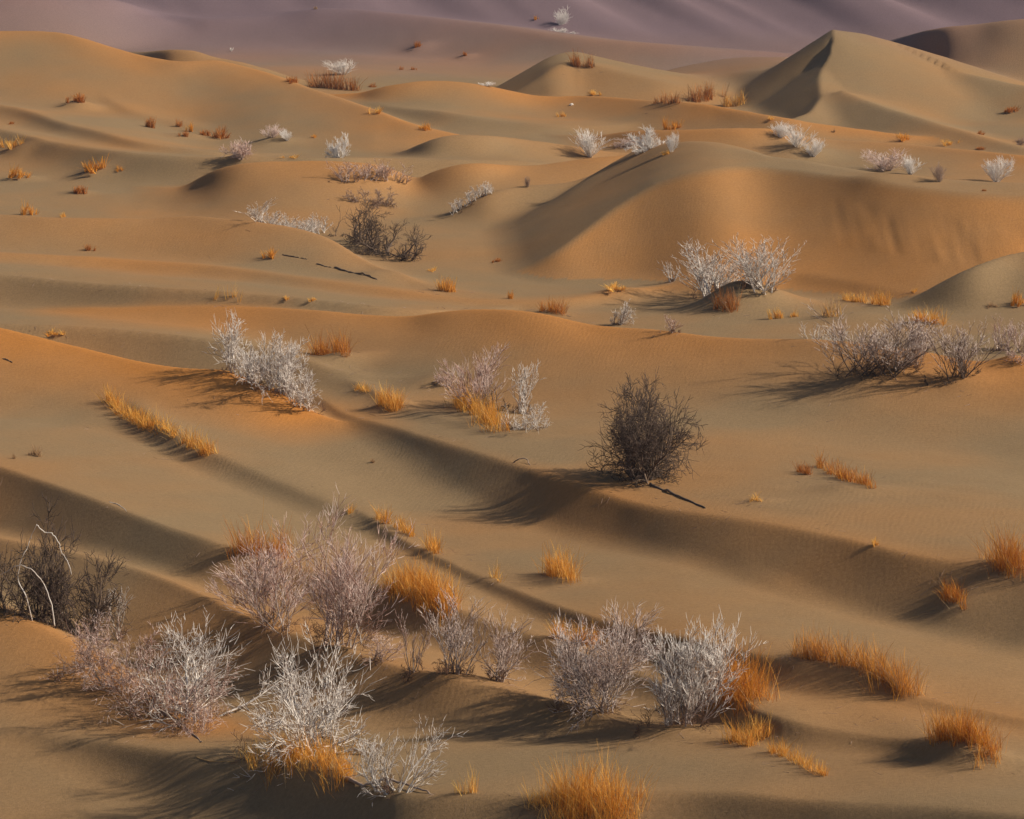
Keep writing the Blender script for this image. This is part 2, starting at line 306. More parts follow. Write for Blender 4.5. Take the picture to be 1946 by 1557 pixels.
# ------------------------------------------------------------------ the sand sheet
GRID = {}
def build_ground():
    u = np.concatenate([-np.geomspace(6, .2, 26)[:-1], np.linspace(-.2, .2, 520), np.geomspace(.2, 6, 26)[1:]])
    ys = [2.0]
    while ys[-1] < 60: ys.append(ys[-1] * 1.12)
    while ys[-1] < 470: ys.append(ys[-1] * 1.0023)
    while ys[-1] < 5000: ys.append(ys[-1] * 1.04)
    ys = np.array(ys)
    Y, U = np.meshgrid(ys, u, indexing='ij'); X = U * Y
    Z, T = terrain(X.ravel(), Y.ravel(), True)
    Xr = X.ravel(); Yr = Y.ravel()
    nr, nc = Y.shape
    GRID.update(zmax=Z.max(), ys=ys, lo=25, Z=Z.reshape(nr, nc)[:, 25:545])
    co = np.stack([Xr, Yr, Z], 1).astype(np.float32)
    i = np.arange(nr - 1)[:, None] * nc + np.arange(nc - 1)[None]
    f = np.stack([i, i + 1, i + nc + 1, i + nc], -1).reshape(-1, 4).astype(np.int32)
    me = bpy.data.meshes.new('dune_sand')
    me.vertices.add(len(co)); me.vertices.foreach_set('co', co.ravel())
    me.loops.add(f.size); me.loops.foreach_set('vertex_index', f.ravel())
    me.polygons.add(len(f)); me.polygons.foreach_set('loop_start', np.arange(len(f), dtype=np.int32) * 4)
    me.update(calc_edges=True)
    me.polygons.foreach_set('use_smooth', np.ones(len(f), bool))
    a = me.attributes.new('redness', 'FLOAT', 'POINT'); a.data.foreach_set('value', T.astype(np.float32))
    haze_tint = np.clip((Yr + .10 * np.clip(Xr, -60, 60) + 26 * vnoise(Xr / 30, Yr / 40, 61) - 268) / 45, 0, 1)  # weight of the painted far haze and shade, growing with distance
    a = me.attributes.new('mauve', 'FLOAT', 'POINT'); a.data.foreach_set('value', haze_tint.astype(np.float32))
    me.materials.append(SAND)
    o = bpy.data.objects.new('ground', me); scene.collection.objects.link(o)
    o['kind'] = 'structure'; o['label'] = 'rolling dunes of bare tan and orange wind-rippled sand'
    return o
ground = build_ground()
def gz(x, y):
    """height of the built sand sheet"""
    x = np.asarray(x, float); y = np.asarray(y, float); ys = GRID['ys']; Z = GRID['Z']
    i = np.clip(np.searchsorted(ys, y) - 1, 0, len(ys) - 2); f = np.clip((y - ys[i]) / (ys[i + 1] - ys[i]), 0, 1)
    u = np.clip((x / y + .2) / .4 * 519, 0, 518.999); j = u.astype(int); g = u - j
    return (Z[i, j] * (1 - g) + Z[i, j + 1] * g) * (1 - f) + (Z[i + 1, j] * (1 - g) + Z[i + 1, j + 1] * g) * f
terrain = gz

# ------------------------------------------------------------------ plant materials
def plant_material(name, c0, c1, rough=.8, transl=0.0, noise=None):
    m, n, l, b = mat(name)
    geo = n.new('ShaderNodeNewGeometry')
    rp = n.new('ShaderNodeMix'); rp.data_type = 'RGBA'
    rp.inputs['A'].default_value = (*c0, 1); rp.inputs['B'].default_value = (*c1, 1)
    fac = geo.outputs['Random Per Island']
    if noise:
        ns = n.new('ShaderNodeTexNoise'); ns.inputs['Scale'].default_value = noise; ns.inputs['Detail'].default_value = 3
        l.new(geo.outputs['Position'], ns.inputs['Vector'])
        mm = n.new('ShaderNodeMapRange'); mm.inputs['From Min'].default_value = .35; mm.inputs['From Max'].default_value = .65
        l.new(ns.outputs['Fac'], mm.inputs['Value'])
        av = n.new('ShaderNodeMath'); av.operation = 'MULTIPLY_ADD'; av.inputs[1].default_value = .5
        hv = n.new('ShaderNodeMath'); hv.operation = 'MULTIPLY'; hv.inputs[1].default_value = .5
        l.new(mm.outputs[0], hv.inputs[0]); l.new(fac, av.inputs[0]); l.new(hv.outputs[0], av.inputs[2])
        fac = av.outputs[0]
    l.new(fac, rp.inputs['Factor'])
    l.new(rp.outputs['Result'], b.inputs['Base Color'])
    b.inputs['Roughness'].default_value = rough; b.inputs['Specular IOR Level'].default_value = .2
    if transl:
        tr = n.new('ShaderNodeBsdfTranslucent'); l.new(rp.outputs['Result'], tr.inputs['Color'])
        mx = n.new('ShaderNodeMixShader'); mx.inputs[0].default_value = transl
        l.new(b.outputs[0], mx.inputs[1]); l.new(tr.outputs[0], mx.inputs[2])
        l.new(mx.outputs[0], n['Material Output'].inputs['Surface'])
    return m
BARK = {
 'mauve': plant_material('mauve_bark', (.60, .53, .51), (.26, .20, .18), noise=3),
 'white': plant_material('bleached_bark', (.86, .84, .82), (.58, .54, .51), noise=3),
 'pink':  plant_material('rosy_bark', (.66, .58, .55), (.36, .25, .21), noise=3),
 'dark':  plant_material('dark_bark', (.10, .075, .06), (.20, .15, .12), noise=3),
 'brown': plant_material('brown_bark', (.22, .14, .10), (.45, .38, .34), noise=3),
}
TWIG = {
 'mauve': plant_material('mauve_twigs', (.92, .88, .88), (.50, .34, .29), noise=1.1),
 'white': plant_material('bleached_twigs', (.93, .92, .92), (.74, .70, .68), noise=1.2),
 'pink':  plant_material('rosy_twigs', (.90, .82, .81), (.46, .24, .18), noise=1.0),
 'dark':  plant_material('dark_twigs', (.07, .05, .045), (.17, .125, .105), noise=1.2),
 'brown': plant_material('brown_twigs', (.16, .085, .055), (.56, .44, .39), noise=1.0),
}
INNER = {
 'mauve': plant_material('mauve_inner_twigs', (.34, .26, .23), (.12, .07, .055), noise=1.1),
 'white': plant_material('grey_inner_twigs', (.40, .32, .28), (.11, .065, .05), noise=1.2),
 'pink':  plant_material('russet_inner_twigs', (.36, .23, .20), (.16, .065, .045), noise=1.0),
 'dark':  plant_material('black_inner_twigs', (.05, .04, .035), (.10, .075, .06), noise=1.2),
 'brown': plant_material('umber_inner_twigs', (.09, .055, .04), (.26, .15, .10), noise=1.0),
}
BLADE = {
 'orange': plant_material('orange_grass', (.88, .45, .07), (.56, .22, .03), transl=.28),
 'gold':   plant_material('golden_grass', (.92, .62, .18), (.76, .36, .06), transl=.28),
 'red':    plant_material('russet_grass', (.64, .25, .045), (.32, .11, .03), transl=.28),
 'dull':   plant_material('greyed_grass', (.46, .33, .20), (.36, .20, .10), transl=.3),
}
STRAW = plant_material('pale_straw', (.78, .60, .34), (.62, .38, .14), transl=.3)

# ------------------------------------------------------------------ mesh helpers
def mesh_from(name, V, F, mats, mi=None, smooth=True):
    V = np.asarray(V, np.float32); F = np.asarray(F, np.int32); k = F.shape[1]
    me = bpy.data.meshes.new(name)
    me.vertices.add(len(V)); me.vertices.foreach_set('co', V.ravel())
    me.loops.add(F.size); me.loops.foreach_set('vertex_index', F.ravel())
    me.polygons.add(len(F)); me.polygons.foreach_set('loop_start', np.arange(len(F), dtype=np.int32) * k)
    for m in mats: me.materials.append(m)
    if mi is not None: me.polygons.foreach_set('material_index', np.asarray(mi, np.int32))
    me.polygons.foreach_set('use_smooth', np.full(len(F), smooth))
    me.update(calc_edges=True)
    return me

def tubes(segs, sides=3):
    S = np.array(segs, float)                     # x0 y0 z0 x1 y1 z1 r0 r1
    p0 = S[:, :3]; p1 = S[:, 3:6]; d = p1 - p0; d /= np.linalg.norm(d, axis=1, keepdims=True) + 1e-9
    ref = np.where(np.abs(d[:, 2:3]) > .9, [[1., 0, 0]], [[0, 0, 1.]])
    e1 = np.cross(d, ref); e1 /= np.linalg.norm(e1, axis=1, keepdims=True); e2 = np.cross(d, e1)
    V = []
    for p, r in ((p0, S[:, 6:7]), (p1, S[:, 7:8])):
        for k in range(sides):
            a = 2 * math.pi * k / sides
            V.append(p + (e1 * math.cos(a) + e2 * math.sin(a)) * r)
    V = np.stack(V, 1)                            # n, 2*sides, 3
    n = len(S); b = np.arange(n)[:, None] * 2 * sides
    F = np.concatenate([b + np.array([[k, (k + 1) % sides, sides + (k + 1) % sides, sides + k]]) for k in range(sides)], 0)
    return V.reshape(-1, 3), F

def obj(name, me, parent=None, loc=None):
    o = bpy.data.objects.new(name, me); scene.collection.objects.link(o)
    if parent: o.parent = parent
    if loc is not None: o.location = loc
    return o
def tag(o, label, cat, group=None):
    o['label'] = label; o['category'] = cat
    if group: o['group'] = group
    return o

PLANTS = []
# ------------------------------------------------------------------ branching growth
def norm(v):
    m = math.sqrt(v[0]*v[0] + v[1]*v[1] + v[2]*v[2]) + 1e-9
    return (v[0]/m, v[1]/m, v[2]/m)
def grow(R, p, d, L, r, lev, P, out):
    n = P['nseg'][lev]; step = L / n; g = P['gnarl'][lev]; up = P['up'][lev]; last = lev == len(P['nseg']) - 1
    rt = P['rtwig']
    for i in range(n):
        d = norm((d[0] + R.gauss(0, g), d[1] + R.gauss(0, g), d[2] + R.gauss(0, g) + up))
        q = (p[0] + d[0]*step, p[1] + d[1]*step, p[2] + d[2]*step)
        lo_ = rt * (.75 if not last else .32)
        r1 = max(r * (1 - .7 * (i + 1) / n), lo_)
        out[lev].append((*p, *q, max(r * (1 - .7 * i / n), lo_), r1))
        if not last:
            c = P['kids'][lev]; c = int(c) + (R.random() < c - int(c))
            for _ in range(c):
                a = P['ang'][lev] * R.uniform(.55, 1.25); w = R.uniform(0, 6.283)
                h = (0, 0, 1) if abs(d[2]) < .9 else (1, 0, 0)
                e1 = norm((d[1]*h[2]-d[2]*h[1], d[2]*h[0]-d[0]*h[2], d[0]*h[1]-d[1]*h[0]))
                e2 = (d[1]*e1[2]-d[2]*e1[1], d[2]*e1[0]-d[0]*e1[2], d[0]*e1[1]-d[1]*e1[0])
                ca, sa = math.cos(a), math.sin(a); cw, sw = math.cos(w)*sa, math.sin(w)*sa
                nd = (d[0]*ca+e1[0]*cw+e2[0]*sw, d[1]*ca+e1[1]*cw+e2[1]*sw, d[2]*ca+e1[2]*cw+e2[2]*sw)
                grow(R, q, nd, L * P['ratio'][lev] * R.uniform(.6, 1.25) * (1 - .35 * i / n), max(r1 * .62, rt), lev + 1, P, out)
        p = q; r = r if False else r
STYLE = {
 # upright: many straight rods fanning up; broom: dense fine crown; gnarl: twisted old limbs; low: sprawling mass
 'upright': dict(nseg=(7,4,2,2), gnarl=(.09,.11,.12,.11), up=(.05,.12,.13,.10), kids=(1.6,1.3,1.45), ang=(.6,.5,.45), ratio=(.52,.6,.75), fan=.75, length=.55),
 'rods':    dict(nseg=(6,4,2,2), gnarl=(.09,.10,.11,.12), up=(.08,.16,.18,.12), kids=(1.4,1.1,1.05), ang=(.42,.42,.42), ratio=(.55,.55,.6), fan=.5, length=.66),
 'broom':   dict(nseg=(7,4,2,2), gnarl=(.16,.17,.17,.14), up=(.03,.05,.06,.05), kids=(1.75,1.4,1.5), ang=(.75,.6,.55), ratio=(.52,.6,.75), fan=1.05, length=.52),
 'gnarl':   dict(nseg=(8,4,2,2), gnarl=(.26,.27,.25,.2), up=(-.01,.02,.02,.02), kids=(1.5,1.6,1.5), ang=(.85,.75,.65), ratio=(.52,.55,.65), fan=1.05, length=.56),
 'low':     dict(nseg=(7,4,2,2), gnarl=(.19,.2,.2,.18), up=(.0,.02,.02,.02), kids=(1.8,1.5,1.4), ang=(.85,.75,.65), ratio=(.5,.58,.7), fan=1.3, length=.56),
}
def stem_segments(R, style, h, fan_dir, tilt, rtwig, rstem, dens=1.0):
    P = dict(STYLE[style]); P['rtwig'] = rtwig
    P['kids'] = tuple(k * dens for k in P['kids'])
    d = (math.sin(tilt) * math.cos(fan_dir), math.sin(tilt) * math.sin(fan_dir), math.cos(tilt))
    out = [[] for _ in P['nseg']]
    grow(R, (0, 0, -.12 * min(h, 1)), d, h * P['length'] * R.uniform(.85, 1.15), rstem, 0, P, out)
    return out

def fit(outs, hgt, wid):
    """scale the raw stems of one shrub so that its height and width are as wanted"""
    A = np.array([sg for o in outs for lv in o['segs'] for sg in lv])
    zz = np.percentile(A[:, 5], 99.3); xx = np.percentile(np.abs(A[:, 3]), 94)
    return hgt / max(zz, .05), (wid / 2) / max(xx, .05)

def shrub(name, label, px0, py0, px1, py1, hpx, wpx, style, tone, n, seed, lean=0.0, dens=1.0, cluster=.5, brush=None, twigtone=None, group=None, cat='shrub', thick=1.0, limb=1.0):
    """a shrub whose stems leave the sand along a line of the photograph, with its own stems and twigs"""
    R = random.Random(seed)
    cx, cy, cz = hit((px0 + px1) / 2, (py0 + py1) / 2)
    mpp = math.hypot(cy, CAM_Z - cz) / FPX
    Hm = hpx * mpp; Wm = max(wpx - .8 * cluster * abs(px1 - px0), wpx * .5) * mpp
    a = hit(px0, py0); b = hit(px1, py1)
    if abs(a[1] - b[1]) > 11: b = (b[0], a[1] + (b[1] - a[1]) * .5, 0)
    root = obj(name, None, loc=(cx, cy, cz)); root.empty_display_size = .3
    tag(root, label, cat, group); PLANTS.append((cx, cy, (wpx * mpp) * .6))
    rt = mpp * thick * (.26 + .26 * min(1, hpx / 190)); rs = max(.018, 1.25 * mpp * thick * limb)
    outs = []
    n = n if n < 3 else int(n * 1.35)
    for i in range(n):
        t = (i + .5) / n + R.uniform(-.3, .3) / n; t = .5 + (t - .5) * cluster
        bx = a[0] + (b[0] - a[0]) * t + R.gauss(0, .05 * Wm); by = a[1] + (b[1] - a[1]) * t + R.gauss(0, .06 * Wm)
        fd = R.uniform(0, 6.283); tl = STYLE[style]['fan'] * math.sqrt(R.random()) * R.uniform(.8, 1.1)
        o = stem_segments(R, style, max(Hm, Wm * .45) * R.uniform(.75, 1.1), fd, tl, rt, rs * R.uniform(.7, 1.2), dens * (1 if hpx > 80 else .82))
        outs.append(dict(segs=o, at=(bx, by)))
    sz, sx = fit(outs, Hm, Wm)
    sx = min(max(sx, sz / {'rods': 2.2, 'gnarl': 1.6}.get(style, 1.35)), sz * 2.2)
    for o in outs:
        bx, by = o['at']; bz = float(terrain(np.array([bx]), np.array([by]))[0])
        def conv(levels):
            A = np.array([sg for lv in levels for sg in lv], float)
            if not len(A): return None
            for k in (0, 3):
                A[:, k] = A[:, k] * sx + lean * np.maximum(A[:, k + 2], 0) * sz; A[:, k + 1] *= sx; A[:, k + 2] *= sz
            # keep twigs out of the sand
            lim = (bx + A[:, 3], by + A[:, 4])
            g = terrain(lim[0], lim[1]) - bz
            A[:, 5] = np.maximum(A[:, 5], g - .02)
            return A
        st = conv(o['segs'][:2]); tw = conv(o['segs'][2:])
        V, F = tubes(st, 4 if hpx > 90 else 3)
        so = obj('stem', mesh_from('stem', V, F, [BARK[tone]]), root, (bx - cx, by - cy, bz - cz))
        if tw is not None:
            tt = twigtone or tone
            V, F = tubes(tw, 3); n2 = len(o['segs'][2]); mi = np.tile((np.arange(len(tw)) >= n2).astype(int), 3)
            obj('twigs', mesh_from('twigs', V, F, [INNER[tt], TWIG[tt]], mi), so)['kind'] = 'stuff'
    if brush is None: brush = 2 if n < 4 else 5 if n < 8 else 9
    if brush:
        segs = []
        for i in range(int(brush)):
            t = .5 + (R.random() - .5) * max(cluster, .6)
            bx = a[0] + (b[0] - a[0]) * t + R.gauss(0, .16 * Wm); by = a[1] + (b[1] - a[1]) * t + R.gauss(0, .1 * Wm)
            bz = float(gz(np.array([bx]), np.array([by]))[0])
            o = stem_segments(R, 'low', Hm * .42, R.uniform(0, 6.283), R.uniform(.3, 1.3), rt * .9, rt * 1.4, .62)
            A = np.array([sg for lv in o for sg in lv], float)
            A[:, [0, 3]] += bx - cx; A[:, [1, 4]] += by - cy; A[:, [2, 5]] += bz - cz
            g = gz(A[:, 3] + cx, A[:, 4] + cy) - cz; A[:, 5] = np.maximum(A[:, 5], g)
            segs.append(A)
        V, F = tubes(np.concatenate(segs), 3)
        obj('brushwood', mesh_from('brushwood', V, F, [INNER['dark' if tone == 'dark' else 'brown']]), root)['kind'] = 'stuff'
    return root

# small far shrubs share a few meshes of unit height
PROTO = {}
def proto_shrub(style, tone, k):
    key = (style, tone, k)
    if key not in PROTO:
        R = random.Random(str(key)); outs = []
        for i in range(11 if style == 'rods' else 7):
            fd = R.uniform(0, 6.283); tl = STYLE[style]['fan'] * math.sqrt(R.random())
            outs.append(dict(segs=stem_segments(R, style, 1.0, fd, tl, .0055, .019, 1.0)))
        A = np.array([sg for o in outs for lv in o['segs'][:2] for sg in lv]); B = np.array([sg for o in outs for lv in o['segs'][2:] for sg in lv])
        sz, sx = fit(outs, 1, 1)
        for M in (A, B):
            M[:, [0, 1, 3, 4]] *= sx; M[:, [2, 5]] *= sz
            M[:, 5] = np.maximum(M[:, 5], 0)
        V1, F1 = tubes(A, 3); V2, F2 = tubes(B, 3)
        PROTO[key] = mesh_from('dry_shrub', np.concatenate([V1, V2]), np.concatenate([F1, F2 + len(V1)]), [BARK[tone], TWIG[tone]], [0] * len(F1) + [1] * len(F2))
    return PROTO[key]
def small_shrub(label, px, py, wpx, hpx, style, tone, k, group='bleached shrubs far out on the dunes'):
    x, y, z = hit(px, py); mpp = math.hypot(y, CAM_Z - z) / FPX
    o = obj('dry_shrub', proto_shrub(style, tone, k), None, (x, y, z - .03))
    o.scale = (wpx * mpp, wpx * mpp * .8, hpx * mpp); o.rotation_euler = (0, 0, (k * 2.1 + px * .01) % 6.28)
    tag(o, label, 'shrub', group); return o

# ------------------------------------------------------------------ grass
def blades(R, roots, Hm, wid, spread, wind, nseg=3, lo=.55):
    V = []; F = []; b = 0
    for q in roots:
        x, y, z = q[:3]; hf, lx, ly = q[3:] if len(q) > 3 else (1, 0, 0)
        L = Hm * hf * R.uniform(lo, 1.12) * (R.uniform(1.1, 1.4) if R.random() < .07 else 1)
        az = R.uniform(0, 6.283); t0 = abs(R.gauss(0, spread)); w = wid * R.uniform(.6, 1.2)
        d = [math.sin(t0) * math.cos(az) + wind * R.uniform(0, 1) + lx, math.sin(t0) * math.sin(az) + ly, math.cos(t0)]
        wa = R.uniform(0, 3.1416); ex, ey = math.cos(wa) * w / 2, math.sin(wa) * w / 2
        p = [x, y, z - .04]; bend = R.uniform(.02, .28)
        for i in range(nseg + 1):
            k = 1 - .7 * i / nseg
            V.append((p[0] - ex * k, p[1] - ey * k, p[2])); V.append((p[0] + ex * k, p[1] + ey * k, p[2]))
            if i < nseg:
                m = math.sqrt(d[0]**2 + d[1]**2 + d[2]**2); st = L / nseg / m
                p = [p[0] + d[0]*st, p[1] + d[1]*st, p[2] + d[2]*st]
                d = [d[0] + math.cos(az) * bend * .6 + wind * .12, d[1] + math.sin(az) * bend * .6, d[2] - bend * .5]
                F.append((b + 2*i, b + 2*i + 1, b + 2*i + 3, b + 2*i + 2))
        b += 2 * (nseg + 1)
    return V, F

def tuft(label, px0, py0, px1, py1, hpx, tone, n, seed, spread=.33, wind=-.05, depth=.35, straw=.12, group='clumps of dry grass', width=1.0, mix=None):
    """a clump of grass rooted along a line of the photograph"""
    R = random.Random(seed)
    cx, cy, cz = hit((px0 + px1) / 2, (py0 + py1) / 2); mpp = math.hypot(cy, CAM_Z - cz) / FPX
    a = hit(px0, py0); b = hit(px1, py1)
    if abs(a[1] - b[1]) > 16: a = (a[0], cy + (a[1] - cy) * .4); b = (b[0], cy + (b[1] - cy) * .4)
    Hm = hpx * mpp; dm = max(depth * Hm, .05)
    nc = max(4, int(n / 11))
    cen = []
    for i in range(nc):
        t = R.random()
        cen.append((a[0] + (b[0] - a[0]) * t + R.gauss(0, dm * .3), a[1] + (b[1] - a[1]) * t + R.gauss(0, dm * .45), R.uniform(.55, 1.1), R.gauss(0, .16), R.gauss(0, .16)))
    def roots(k, grow=1.0):
        c = [cen[R.randrange(nc)] for _ in range(k)]
        x = np.array([q[0] + R.gauss(0, .09 * Hm * grow) for q in c]); y = np.array([q[1] + R.gauss(0, .09 * Hm * grow) for q in c])
        z = terrain(x, y)
        return [(x[i] - cx, y[i] - cy, z[i] - cz, c[i][2], c[i][3], c[i][4]) for i in range(k)]
    root = obj('grass_tuft', None, loc=(cx, cy, cz)); tag(root, label, 'grass', group); root.empty_display_size = .2; PLANTS.append((cx, cy, abs(b[0] - a[0]) * .5 + Hm * .8))
    wd = max(.95 * mpp, .006) * width
    parts = [(tone, 1.0)] if not mix else [(tone, .6), (mix, .4)]
    for tn, sh in parts:
        V, F = blades(R, roots(int(n * sh * 1.15)), Hm, wd, spread, wind)
        obj('blades', mesh_from('blades', V, F, [BLADE[tn]]), root)['kind'] = 'stuff'
    k = int(n * straw)
    if k > 3:
        V, F = blades(R, roots(k, 1.5), Hm * .8, wd, spread * 1.7, wind, lo=.3)
        obj('straw', mesh_from('straw', V, F, [STRAW]), root)['kind'] = 'stuff'
    return root

GP = {}
def proto_tuft(tone, k):
    if (tone, k) not in GP:
        R = random.Random(tone + str(k))
        cs = [(R.gauss(0, .25), R.gauss(0, .25), R.uniform(.45, 1.1), R.gauss(0, .2), R.gauss(0, .2)) for _ in range(7)]
        rt = [(c[0] + R.gauss(0, .06), c[1] + R.gauss(0, .06), 0, c[2], c[3], c[4]) for c in (cs[R.randrange(7)] for _ in range(150))]
        V, F = blades(R, rt, .92, .045, .34, -.05, 2)
        V2, F2 = blades(R, rt[:22], .8, .03, .6, -.05, 2, .3)
        GP[tone, k] = mesh_from('grass_tuft', V + V2, F + [tuple(i + len(V) for i in f) for f in F2], [BLADE[tone], STRAW], [0] * len(F) + [1] * len(F2))
    return GP[tone, k]
def small_tuft(label, px, py, wpx, hpx, tone, k, group='small clumps of grass dotting the dunes'):
    x, y, z = hit(px, py); mpp = math.hypot(y, CAM_Z - z) / FPX
    o = obj('grass_tuft', proto_tuft(tone, k % 4), None, (x, y, z - .02))
    o.scale = (wpx * mpp * .8, wpx * mpp * .8, hpx * mpp); o.rotation_euler = (0, 0, (px * .37 + k) % 6.28)
    tag(o, label, 'grass', group); return o

# ------------------------------------------------------------------ shrubs, near to far
NEAR = 'leafless shrubs in the foreground'
MID = 'leafless shrubs on the middle dunes'
shrub('dry_shrub', 'old gnarled dark shrub with bleached arching limbs at the picture\'s left edge', 20,1165,190,1225, 200,240,'gnarl','dark',14,11, group=NEAR, dens=1.0, cluster=0.9, thick=1.2, limb=1.8, brush=18, twigtone='dark')
shrub('dry_shrub', 'slim pale upright sapling standing alone behind the gnarled shrub', 222,1212,232,1214, 112,55,'rods','white',2,12, group=NEAR, lean=.12, dens=1.0)
shrub('dry_shrub', 'low sprawling reddish-brown tangle of twigs on the front dune\'s crest', 150,1250,400,1395, 125,300,'low','brown',16,13, cluster=.92, group=NEAR, twigtone='pink')
shrub('dry_shrub', 'spreading ash-white shrub leaning right beside the low reddish tangle', 300,1335,430,1375, 175,290,'broom','white',7,14, lean=.25, group=NEAR, dens=0.8, limb=2.2, twigtone='white')
shrub('dry_shrub', 'large bright white shrub forking above the orange grass in front', 545,1425,640,1440, 215,230,'broom','white',7,15, group=NEAR, thick=1.1, limb=2.4, dens=1.0, twigtone='white')
shrub('dry_shrub', 'white shrub with low fanned branches at the foot of the front dune', 700,1500,800,1512, 130,160,'broom','white',5,16, lean=.2, group=NEAR, dens=0.85, limb=2.0)
shrub('dry_shrub', 'dense rosy shrub with orange grass growing through its top', 470,1165,580,1215, 190,200,'upright','mauve',8,17, group=NEAR, twigtone='pink')
shrub('dry_shrub', 'tallest rosy-white shrub, rising like a small tree beside its dense neighbour', 600,1225,680,1240, 255,180,'upright','pink',7,18, group=NEAR, dens=1.1, limb=1.6)
shrub('dry_shrub', 'thin pale sprig left of the dense rosy shrub on the dark slope', 428,1145,448,1150, 85,80,'upright','pink',2,19, lean=-.25, dens=.8, group=NEAR)
shrub('dry_shrub', 'low rosy bush trailing right from the tallest rosy shrub', 690,1250,740,1258, 60,110,'broom','pink',4,20, group=NEAR)
shrub('dry_shrub', 'slender open shrub, first of the thin row on the pale crest', 778,1278,796,1282, 125,75,'rods','brown',3,21, twigtone='pink', dens=.8, group=NEAR)
shrub('dry_shrub', 'dark-stemmed pale shrub in the middle of the thin row', 838,1280,892,1286, 150,110,'rods','mauve',7,22, group=NEAR, twigtone='mauve')
shrub('dry_shrub', 'pale shrub with drooping right branches at the end of the thin row', 925,1290,965,1300, 140,110,'broom','mauve',5,23, dens=.85, group=NEAR, limb=1.5, twigtone='mauve')
shrub('dry_shrub', 'big silvery shrub with dark heart in the front centre of the slope', 1070,1335,1200,1370, 205,225,'broom','mauve',11,24, group=NEAR, dens=1.0, limb=1.6, twigtone='mauve')
shrub('dry_shrub', 'tall silvery shrub joined to the big one, next to the fox-orange tuft', 1230,1375,1350,1392, 200,200,'upright','mauve',9,25, group=NEAR, dens=1.1, limb=1.8, twigtone='white')
shrub('dry_shrub', 'silver-white shrub with rusty base leaning over an orange dune shoulder', 435,708,585,782, 112,190,'broom','white',14,31, group=MID, dens=1.0, limb=1.5, cluster=1.0, brush=14)
shrub('dry_shrub', 'rosy-white shrub with a tall crown above bright orange grass, mid slope', 880,760,925,790, 110,135,'upright','pink',6,32, group=MID)
shrub('dry_shrub', 'blackened crooked snag inside the rosy-white clump on the middle slope', 945,775,955,782, 72,55,'gnarl','dark',2,33, dens=.5, group=MID)
shrub('dry_shrub', 'thin white shrub right of the blackened snag', 985,782,1000,790, 100,75,'upright','white',3,34, dens=.8, group=MID)
shrub('dry_shrub', 'grey matted bush at the lower end of the rosy-white clump', 960,805,1015,828, 62,95,'low','white',5,35, group=MID)
shrub('dry_shrub', 'low pink bush at the left tip of the rosy-white clump', 815,726,860,736, 24,60,'upright','pink',5,36, cluster=.92, group=MID)
shrub('dry_shrub', 'big round charcoal-dark shrub standing alone on the bright middle slope', 1165,892,1270,930, 182,185,'gnarl','dark',11,37, group=MID, limb=2.0, thick=1.0, dens=1.3, brush=9)
shrub('dry_shrub', 'fallen dark shrub with a twisted raised trunk on the upper-left dune', 660,455,775,532, 80,165,'gnarl','dark',11,38, dens=1.2, group=MID, cluster=0.8, limb=2.2)
shrub('dry_shrub', 'dead black snag sticking up behind the fallen dark shrub', 640,448,646,452, 58,30,'gnarl','dark',1,39, dens=.45, group=MID)
shrub('dry_shrub', 'bright white shrub on the left half of the steep sand mound', 1335,545,1375,550, 98,115,'rods','white',10,40, group=MID, limb=1.4)
shrub('dry_shrub', 'bright white shrub on the right half of the steep sand mound', 1415,548,1475,560, 95,130,'rods','white',12,41, group=MID, limb=1.4)
shrub('dry_shrub', 'small white shrub apart to the left of the steep sand mound', 1272,535,1280,536, 38,32,'rods','white',3,42, group=MID)
shrub('dry_shrub', 'low bluish-grey bush at the left end of the right-hand thicket', 1535,648,1600,648, 48,80,'rods','white',9,43, cluster=.92, group=MID)
shrub('dry_shrub', 'large dark-limbed pale shrub spreading low in the right-hand thicket', 1600,715,1720,720, 118,235,'rods','dark',16,44, group=MID, cluster=0.9, brush=12, twigtone='mauve')
shrub('dry_shrub', 'pale upright shrub in the middle of the right-hand thicket', 1715,690,1760,700, 95,100,'rods','brown',8,45, group=MID, twigtone='mauve')
shrub('dry_shrub', 'pale fan-shaped shrub with black base closing the right-hand thicket', 1800,718,1850,724, 105,130,'rods','dark',9,46, group=MID, twigtone='mauve')
shrub('dry_shrub', 'pinkish shrub cut by the right border above the thicket', 1895,662,1946,672, 62,85,'rods','pink',9,47, cluster=.92, group=MID)
shrub('dry_shrub', 'russet low bush under the pinkish shrub at the right border', 1918,690,1946,692, 22,50,'low','brown',4,48, twigtone='pink', group=MID)
shrub('dry_shrub', 'small grey shrub on the crest between the orange tuft and white mound', 1165,616,1185,618, 46,50,'broom','brown',4,49, twigtone='white', group=MID)
shrub('dry_shrub', 'faint pink shrub peeping over the long middle crest', 1265,630,1290,634, 36,42,'rods','pink',3,50, group=MID)
shrub('dry_shrub', 'long white hedge-like shrub along the upper-left crest', 480,428,625,440, 44,180,'rods','white',24,51, cluster=.92, group=MID, dens=1.1)
shrub('dry_shrub', 'white-topped shrub trailing dark roots down the rounded upper dome', 645,350,775,352, 38,150,'rods','pink',18,52, cluster=.92, group=MID)
shrub('dry_shrub', 'slanting row of white stems on the dark dune flank', 852,412,942,366, 26,110,'rods','white',14,53, cluster=.92, group=MID)
shrub('dry_shrub', 'hanging brown bush below the white-topped shrub on the dome', 670,385,745,392, 34,90,'low','brown',7,54, cluster=.92, group=MID)

